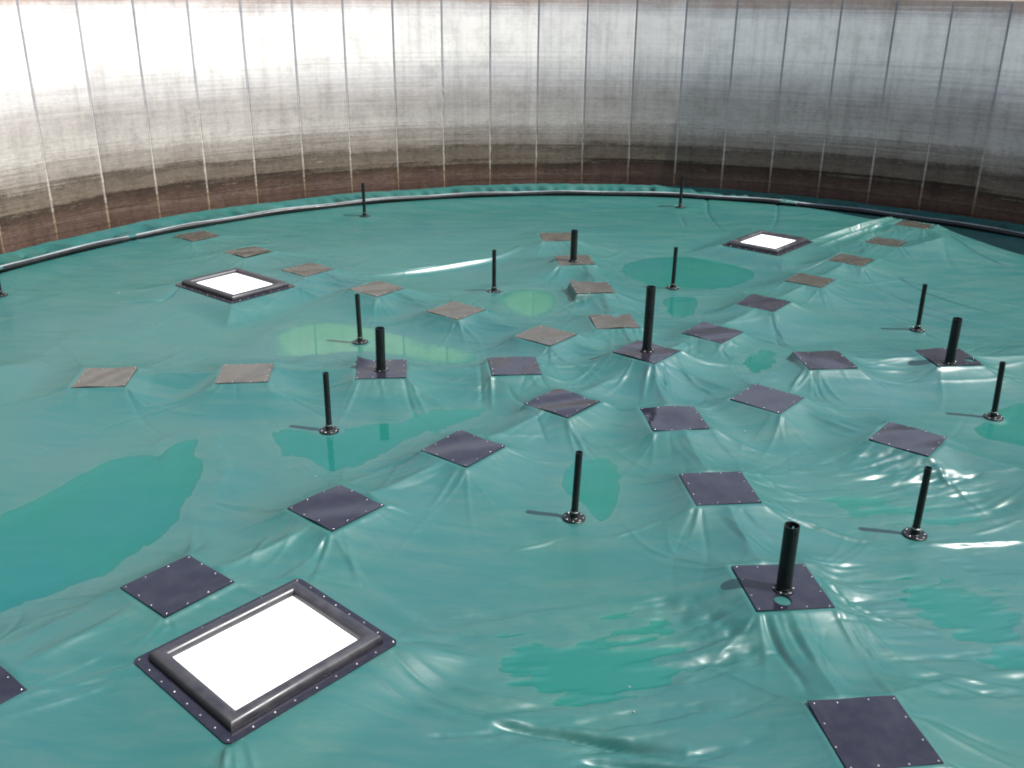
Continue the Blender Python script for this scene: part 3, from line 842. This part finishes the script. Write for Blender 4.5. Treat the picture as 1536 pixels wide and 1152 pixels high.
# ------------------------------------------------------------------ plates
def plate_mesh(seed, curl=None, hole=None):
    rs = random.Random(seed)
    n = 15; s = PLATE / 2
    ph = [rs.uniform(0, 6) for _ in range(4)]; am = rs.uniform(0.004, 0.009)

    def hz(x, y):
        z = am * math.sin(5 * x + ph[0] + 2 * y) * math.sin(6 * y + ph[1]) + am * 0.8 * math.sin(9 * (x * 0.6 + y) + ph[2])
        if curl:
            d = max(0, 1 - math.hypot(x - curl[0] * s, y - curl[1] * s) / 0.34)
            z += 0.085 * d * d
        return z
    v, f = [], []
    if hole is None:
        for i in range(n):
            for j in range(n):
                x, y = -s + 2 * s * j / (n - 1), -s + 2 * s * i / (n - 1)
                v.append((x, y, hz(x, y)))
        for i in range(n - 1):
            for j in range(n - 1): f.append((i * n + j, i * n + j + 1, i * n + n + j + 1, i * n + n + j))
        ring = [j for j in range(n)] + [i * n + n - 1 for i in range(1, n)] + [(n - 1) * n + j for j in range(n - 2, -1, -1)] + [i * n for i in range(n - 2, 0, -1)]
        inner = None
    else:
        hx, hy, hr = hole; K = 64
        rings = []
        for t in (0.0, 0.12, 0.3, 0.5, 0.72, 1.0):
            rg = []
            for k in range(K):
                a = 2 * PI * k / K + PI / 4; c_, s_ = math.cos(a), math.sin(a)
                dx = ((s if c_ > 0 else -s) - hx) / c_ if abs(c_) > 1e-6 else 1e9
                dy = ((s if s_ > 0 else -s) - hy) / s_ if abs(s_) > 1e-6 else 1e9
                D = min(dx, dy); rr = hr + (D - hr) * t
                x, y = hx + rr * c_, hy + rr * s_
                rg.append(len(v)); v.append((x, y, hz(x, y)))
            rings.append(rg)
        # put true corners on the rim
        for cx_, cy_ in ((s, s), (s, -s), (-s, s), (-s, -s)):
            k = min(rings[-1], key=lambda q_: (v[q_][0] - cx_) ** 2 + (v[q_][1] - cy_) ** 2)
            v[k] = (cx_, cy_, hz(cx_, cy_))
        for r0, r1 in zip(rings, rings[1:]):
            for k in range(K): f.append((r0[k], r0[(k + 1) % K], r1[(k + 1) % K], r1[k]))
        ring = rings[-1]; inner = rings[0]
    for rg in ([ring] if inner is None else [ring, inner]):
        b0 = len(v)
        for k in rg: v.append((v[k][0], v[k][1], v[k][2] - 0.014))
        m_ = len(rg)
        for k in range(m_): f.append((rg[k], rg[(k + 1) % m_], b0 + (k + 1) % m_, b0 + k))
    return mesh('plate', v, f, angle=40), hz


ROWTXT = {1: 'row running to the far right wall', 2: 'row running back past the tall pipe to the far wall', 3: 'row running to the far left wall',
          4: 'row running level to the left', 5: 'row running to the lower left corner', 6: 'row running to the lower right corner',
          7: 'short row below the right side pipes', 8: 'level row on the right'}
LBL = {
 (0, 0): 'raised black plate at the centre of all rows, carrying the tallest thick pipe',
 (1, 1): 'black plate just right of the tallest pipe, nearest one in the far right row',
 (1, 2): 'second black plate right of the tallest pipe, in the row to the far right',
 (1, 3): 'third dark plate of the far right row, below the far right white hatch',
 (1, 4): 'fourth dark plate of the far right row, just right of the white hatch',
 (1, 5): 'fifth dark plate of the far right row, just outside the wall shadow',
 (1, 6): 'last dark plate of the far right row, in the shadow of the wall',
 (2, 1): 'brown reflecting plate just behind and left of the tallest thick pipe',
 (2, 2): 'brown plate with chipped dark corner, in front of the small thick pipe far back',
 (2, 3): 'farthest plate with a thick pipe on it, near the far wall',
 (2, 4): 'brown plate partly hidden behind the farthest thick pipe',
 (3, 1): 'brown reflecting plate left of the tallest pipe, first of the far left row',
 (3, 2): 'brown diamond plate with creases below, second of the far left row',
 (3, 3): 'brown plate above the thin pipe with pale puddle, third of the far left row',
 (3, 4): 'brown plate just right of the far left white hatch',
 (3, 5): 'brown plate just behind the far left white hatch',
 (3, 6): 'last brown plate of the far left row, nearest the left wall',
 (4, 1): 'plate with deep fold at its left edge, left of the tallest pipe',
 (4, 2): 'black plate with a curled corner, carrying the thick pipe left of centre',
 (4, 3): 'brown plate between the curled corner plate and the leftmost brown plate',
 (4, 4): 'leftmost brown reflecting plate, alone on smooth sheet below the left white hatch',
 (5, 1): 'rippled shiny plate directly in front of the tallest pipe, lower left row',
 (5, 2): 'black diamond plate beside the bluish puddle, second of the lower left row',
 (5, 3): 'black diamond plate above the large near white hatch, third of its row',
 (5, 4): 'black plate nearest to the upper left side of the large white hatch',
 (5, 5): 'black plate corner cut off by the left edge of the picture',
 (6, 1): 'black plate with a bright fold at its right corner, in front of the tallest pipe',
 (6, 2): 'navy black plate between the tall pipe and the near pipe plate, bolted all round',
 (6, 3): 'black plate with round hole, carrying the nearest thick pipe at lower right',
 (6, 4): 'largest streaked black plate at the bottom right corner of the cover',
 (7, 1): 'streaked plate between two pleated slopes, right of the tallest pipe and lower',
 (7, 2): 'navy plate above the right foreground thin pipe',
 (8, 1): 'dark plate with deep folds at its left corner, left of the right thick pipe',
 (8, 2): 'dark plate with small white spot, carrying the thick pipe on the right',
}


def to_local(w, c, rz):
    d = np.asarray(w) - c
    return d[0] * math.cos(rz) + d[1] * math.sin(rz), -d[0] * math.sin(rz) + d[1] * math.cos(rz)


for n_, (k, (c, z, rz)) in enumerate(plates.items()):
    t = empty('float_plate', (c[0], c[1], z), rz)
    tag(t, LBL[k], 'plate', 'black square plates bolted to the cover')
    tx, ty = random.gauss(0, R(0.5)), random.gauss(0, R(0.5))
    if k == (0, 0): tx, ty = R(0.5), R(1)
    t.rotation_euler = (tx, ty, rz)
    hole = None; curl = None
    if k == (6, 3): lx, ly = to_local(at(1174.5, 900.5, z), c, rz); hole = (lx, ly, 0.092)
    if k == (8, 2): lx, ly = to_local(at(1455, 540, z), c, rz); hole = (lx, ly, 0.085)
    if k == (4, 2): lx, ly = to_local(at(535, 540, z), c, rz); curl = (1 if lx > 0 else -1, 1 if ly > 0 else -1)
    if k == (2, 2): lx, ly = to_local(at(854, 423, z), c, rz); curl = (1 if lx > 0 else -1, 1 if ly > 0 else -1)
    me, hz = plate_mesh(n_ + 3, curl, hole)
    far = k[0] in (2, 3) or k in ((1, 3), (1, 4), (1, 5), (1, 6), (4, 3), (4, 4))  # these plates carry the painted wall reflection
    link('plate', me, M['wall_tinted' if far else 'plate'], t)
    s = PLATE / 2 - 0.035
    for e in range(4):
        for u in (-1.0, -0.36, 0.36):
            x, y = ((u * s, -s), (s, u * s), (-u * s, s), (-s, -u * s))[e]
            x += random.gauss(0, .008); y += random.gauss(0, .008)
            bolt(t, x, y, hz(x, y) + 0.0005, 0.44)

# ------------------------------------------------------------------ pipes
def pipe_mesh(r, h, hole_at=None, nseg=24, wall_=0.007, face=0.0):
    """open-topped tube with a drilled hole near the top"""
    zs = [0.0, h * 0.5, h - 0.085, h - 0.055, h]
    if hole_at is None: zs = [0.0, h * 0.5, h]
    v, f = [], []
    for rr in (r, r - wall_):
        for z in zs:
            for i in range(nseg):
                a = 2 * PI * i / nseg + face
                v.append((rr * math.cos(a), rr * math.sin(a), z))
    K = len(zs)

    def skip(k, i): return hole_at is not None and k == 2 and i in hole_at
    for lay in range(2):
        b = lay * K * nseg
        for k in range(K - 1):
            for i in range(nseg):
                if skip(k, i): continue
                j = (i + 1) % nseg
                f.append((b + k * nseg + i, b + k * nseg + j, b + (k + 1) * nseg + j, b + (k + 1) * nseg + i))
    b = K * nseg
    for i in range(nseg):
        j = (i + 1) % nseg
        f.append(((K - 1) * nseg + i, (K - 1) * nseg + j, b + (K - 1) * nseg + j, b + (K - 1) * nseg + i))
        f.append((i, j, b + j, b + i))
    if hole_at is not None:
        for i in hole_at:
            j = (i + 1) % nseg
            f.append((2 * nseg + i, 2 * nseg + j, b + 2 * nseg + j, b + 2 * nseg + i)); f.append((3 * nseg + i, 3 * nseg + j, b + 3 * nseg + j, b + 3 * nseg + i))
    return mesh('pipe', v, f, angle=35)


THIN = pipe_mesh(0.045, 0.93, (0, 12), 24)
fv_, ff_ = lathe([(0.148, 0.0), (0.148, 0.014), (0.143, 0.018), (0.062, 0.019), (0.056, 0.024), (0.053, 0.115), (0.0455, 0.118)], 32)
FLANGE = mesh('flange', fv_, ff_, angle=35)
cv_, cf_ = lathe([(0.0535, 0.0), (0.0555, 0.001), (0.0555, 0.009), (0.0535, 0.010)], 32, False)
CLAMP = mesh('clamp_band', cv_, cf_, angle=35)
THIN_L = ['thin black pipe far back left, close to the far wall', 'thin black pipe far back right, standing against the dark wall foot',
          'thin black pipe in the far middle, left of the small far thick pipe', 'thin black pipe standing in the green puddle behind the tallest thick pipe',
          'thin black pipe beside the pale green puddle, behind the curled corner plate', 'thin black pipe at the right, just left of the right thick pipe',
          'thin black pipe at left centre with a bluish puddle on its right', 'thin black pipe near the right picture edge, beside a green puddle',
          'thin black pipe in the middle foreground, with a small blue puddle behind it', 'thin black pipe in the right foreground, with a long bright fold beside it',
          'thin black pipe half cut off by the left picture edge']
for i, (p, z) in enumerate(zip(thin, thin_z)):
    d = CAM[:2] - p; fa = math.atan2(d[1], d[0]) + random.choice((0.1, -0.9, 0.5, 1.6))
    t = empty('standing_pipe', (p[0], p[1], z), fa)
    t.rotation_euler = (random.gauss(0, R(0.7)), random.gauss(0, R(0.7)), fa)
    tag(t, THIN_L[i], 'pipe', 'thin black pipes standing on round bolted feet')
    o = link('pipe', THIN, M['pipe'], t); o.location = (0, 0, 0.02)
    link('flange', FLANGE, M['pipe'], t)
    o = link('clamp_band', CLAMP, M['zinc'], t); o.location = (0, 0, 0.098)
    for k in range(8):
        a = 2 * PI * k / 8 + 0.2
        bolt(t, 0.118 * math.cos(a), 0.118 * math.sin(a), 0.018, 0.62)

thick = [((6, 3), (1175, 884), 0.80, 0.082), ((0, 0), (970, 526), 1.16, 0.080), ((4, 2), (571.5, 555), 0.75, 0.080), ((8, 2), (1424, 544), 0.82, 0.080), ((2, 3), (860, 391), 0.74, 0.080)]
THICK_L = ['nearest and thickest black pipe, on the plate with a round hole', 'tallest thick black pipe, on the raised plate at the centre',
           'thick black pipe left of centre, on the plate with a curled corner', 'thick black pipe on the right, on the dark plate with a white spot',
           'small looking thick black pipe farthest back, on a brown plate']
rv_, rf_ = lathe([(0.118, 0.0), (0.118, 0.010), (0.112, 0.013), (0.092, 0.014), (0.090, 0.04), (0.083, 0.042)], 32, False)
COLLAR = mesh('collar', rv_, rf_, angle=35)
for (key, px, h, r), lab in zip(thick, THICK_L):
    c, z, rz = plates[key]
    p = at(*px, z)
    d = CAM[:2] - p; fa = math.atan2(d[1], d[0]) + random.uniform(-.6, .6)
    t = empty('vent_pipe', (p[0], p[1], z + 0.004), fa)
    t.rotation_euler = (random.gauss(0, R(0.5)), random.gauss(0, R(0.5)), fa)
    tag(t, lab, 'pipe', 'thick black pipes standing on plates')
    link('pipe', pipe_mesh(r, h, (0, 12), 32, 0.009), M['pipe'], t)
    o = link('collar', COLLAR, M['pipe'], t)
    for k in range(6):
        a = 2 * PI * k / 6 + 0.3
        bolt(t, 0.104 * math.cos(a), 0.104 * math.sin(a), 0.0125, 0.7)

# ------------------------------------------------------------------ hatches
def rrect(hx, hy, r, n=6):
    out = []
    for sx, sy, a0 in ((1, 1, 0), (-1, 1, PI / 2), (-1, -1, PI), (1, -1, 1.5 * PI)):
        for k in range(n + 1):
            a = a0 + PI / 2 * k / n
            out.append((sx * (hx - r) + r * math.cos(a), sy * (hy - r) + r * math.sin(a)))
    return out


def frame_ring(hx, hy, r, n=20):
    """square ring of round tube with mitred corners"""
    v, f = [], []
    for sx, sy in ((1, 1), (-1, 1), (-1, -1), (1, -1)):
        for k in range(n):
            a = 2 * PI * k / n
            o = r * math.cos(a)
            v.append((sx * (hx + o), sy * (hy + o), r * math.sin(a)))
    for c in range(4):
        for k in range(n):
            d = (c + 1) % 4; l = (k + 1) % n
            f.append((c * n + k, d * n + k, d * n + l, c * n + l))
    return v, f


HL = ['large white hatch with black tube frame in the near left foreground', 'white hatch with black tube frame at far left, below the left wall', 'white hatch with black tube frame at far right, near the wall shadow']
for (c, a, L, W), lab in zip(hatches, HL):
    t = empty('access_hatch', (c[0], c[1], HZ), a)
    tag(t, lab, 'hatch', 'white access hatches in the cover')
    L += 0.06; W += 0.06
    hx, hy = L / 2, W / 2; TR = 0.078; IN = 0.190
    o_ = rrect(hx, hy, 0.065); i_ = rrect(hx - 0.20, hy - 0.20, 0.02)
    v = [(x, y, -0.008) for x, y in o_] + [(x, y, 0.006) for x, y in o_] + [(x, y, 0.006) for x, y in i_] + [(x, y, -0.008) for x, y in i_]
    n_ = len(o_); f = []
    for l0, l1 in ((0, 1), (1, 2), (2, 3), (3, 0)):
        for k in range(n_):
            j = (k + 1) % n_
            f.append((l0 * n_ + k, l0 * n_ + j, l1 * n_ + j, l1 * n_ + k))
    link('flange', mesh('flange', v, f, angle=35), M['plate'], t)
    v, f = frame_ring(hx - IN, hy - IN, TR)
    o = link('tube_frame', mesh('tube_frame', v, f, angle=40), M['tube'], t); o.location = (0, 0, 0.030)
    wx, wy = hx - IN - TR * 0.55, hy - IN - TR * 0.55
    v, f = [], []; G = 14
    for i in range(G):
        for j in range(G):
            u, w = -1 + 2 * j / (G - 1), -1 + 2 * i / (G - 1)
            v.append((u * wx, w * wy, 0.004 * (1 - u * u) * (1 - w * w) + 0.0015 * math.sin(7 * u + 3 * w)))
    for i in range(G - 1):
        for j in range(G - 1): f.append((i * G + j, i * G + j + 1, i * G + G + j + 1, i * G + G + j))
    o = link('white_panel', mesh('white_panel', v, f), M['white'], t); o.location = (0, 0, 0.018)
    for (x0, y0, x1, y1, cnt) in ((-1, -1, 1, -1, 8), (1, -1, 1, 1, 7), (1, 1, -1, 1, 8), (-1, 1, -1, -1, 7)):
        for k in range(cnt):
            s = k / cnt
            bx = (x0 + (x1 - x0) * s) * (hx - 0.042); by = (y0 + (y1 - y0) * s) * (hy - 0.042)
            bolt(t, bx + random.gauss(0, .005), by + random.gauss(0, .005), 0.006, 0.52)

# ------------------------------------------------------------------ small scraps blown onto the sheet
SCR = [((945, 1028), 'tiny white scrap on the cover, left of the bottom right plate'), ((951, 1067), 'tiny white scrap nearest the bottom edge, beside the long dark fold'),
       ((473, 712), 'tiny white scrap below the left centre thin pipe'), ((178, 440), 'pale crumpled scrap left of the far left white hatch'),
       ((229, 487), 'pale scrap on the sheet between the far left hatch and the leftmost plate'), ((1117, 648), 'white scrap left of the right side navy plate, below a streaked plate'),
       ((1324, 724), 'white scrap behind the right foreground thin pipe')]
for (px, lab) in SCR:
    p = at(*px, -0.1); p = at(*px, surf(*p))
    d = math.hypot(*(p - CAM[:2])); sz = 0.008 * (0.6 + d / 18)
    v = [(0, 0, .004)] ; nn = 9
    for k in range(nn):
        a = 2 * PI * k / nn; rr_ = sz * random.uniform(0.6, 1.4) * (1.9 if k in (0, 4) else 1)
        v.append((rr_ * math.cos(a), rr_ * math.sin(a), random.uniform(0.003, 0.012)))
    v += [(x, y, z - 0.002) for x, y, z in v]
    f = [(0, 1 + k, 1 + (k + 1) % nn) for k in range(nn)] + [(nn + 1, nn + 2 + (k + 1) % nn, nn + 2 + k) for k in range(nn)]
    f += [(1 + k, nn + 2 + k, nn + 2 + (k + 1) % nn, 1 + (k + 1) % nn) for k in range(nn)]
    o = link('scrap', mesh('scrap', v, f, False), M['strip']); o.location = (p[0], p[1], surf(*p) + 0.001)
    tag(o, lab, 'scrap', 'small scraps lying on the cover')

# ------------------------------------------------------------------ light
w = bpy.data.worlds.new('World'); scene.world = w; w.use_nodes = True
nt = w.node_tree
sky = nt.nodes.new('ShaderNodeTexSky'); sky.sky_type = 'NISHITA'; sky.sun_disc = False
EL, AZ = R(56.5), R(-15)
sky.sun_elevation = EL; sky.sun_rotation = PI / 2 - AZ
sky.air_density = 1.0; sky.dust_density = 0.7; sky.altitude = 100
bg = nt.nodes['Background']; bg.inputs[1].default_value = 0.135
hz_ = nt.nodes.new('ShaderNodeHueSaturation'); hz_.inputs['Saturation'].default_value = 0.50      # hazy pale sky
nt.links.new(sky.outputs[0], hz_.inputs['Color']); nt.links.new(hz_.outputs[0], bg.inputs[0])
sl_ = bpy.data.lights.new('sun', 'SUN'); sl_.energy = 4.2; sl_.angle = R(0.55); sl_.color = (1.0, 0.975, 0.935)
so = bpy.data.objects.new('sun', sl_); COL.objects.link(so)
sd_ = Vector((math.cos(EL) * math.cos(AZ), math.cos(EL) * math.sin(AZ), math.sin(EL)))
so.rotation_euler = sd_.to_track_quat('Z', 'Y').to_euler(); so.location = sd_ * 60

# ------------------------------------------------------------------ camera
cd = bpy.data.cameras.new('camera'); cd.sensor_width = 36.0; cd.lens = 36.0 * F_PX / 1536.0
cd.clip_start = 0.05; cd.clip_end = 4000
co = bpy.data.objects.new('camera', cd); COL.objects.link(co)
co.matrix_world = Matrix.Translation(Vector(CAM)) @ Matrix.Rotation(PI / 2 - PITCH, 4, 'X') @ Matrix.Rotation(ROLL, 4, 'Z')
scene.camera = co

vs = scene.view_settings
scene.display_settings.display_device = 'sRGB'
vs.view_transform = 'Standard'; vs.look = 'None'; vs.exposure = 1.16; vs.gamma = 1.0; vs.use_curve_mapping = False
scene.cycles.max_bounces = 8; scene.cycles.transparent_max_bounces = 12
scene.cycles.filter_width = 2.0
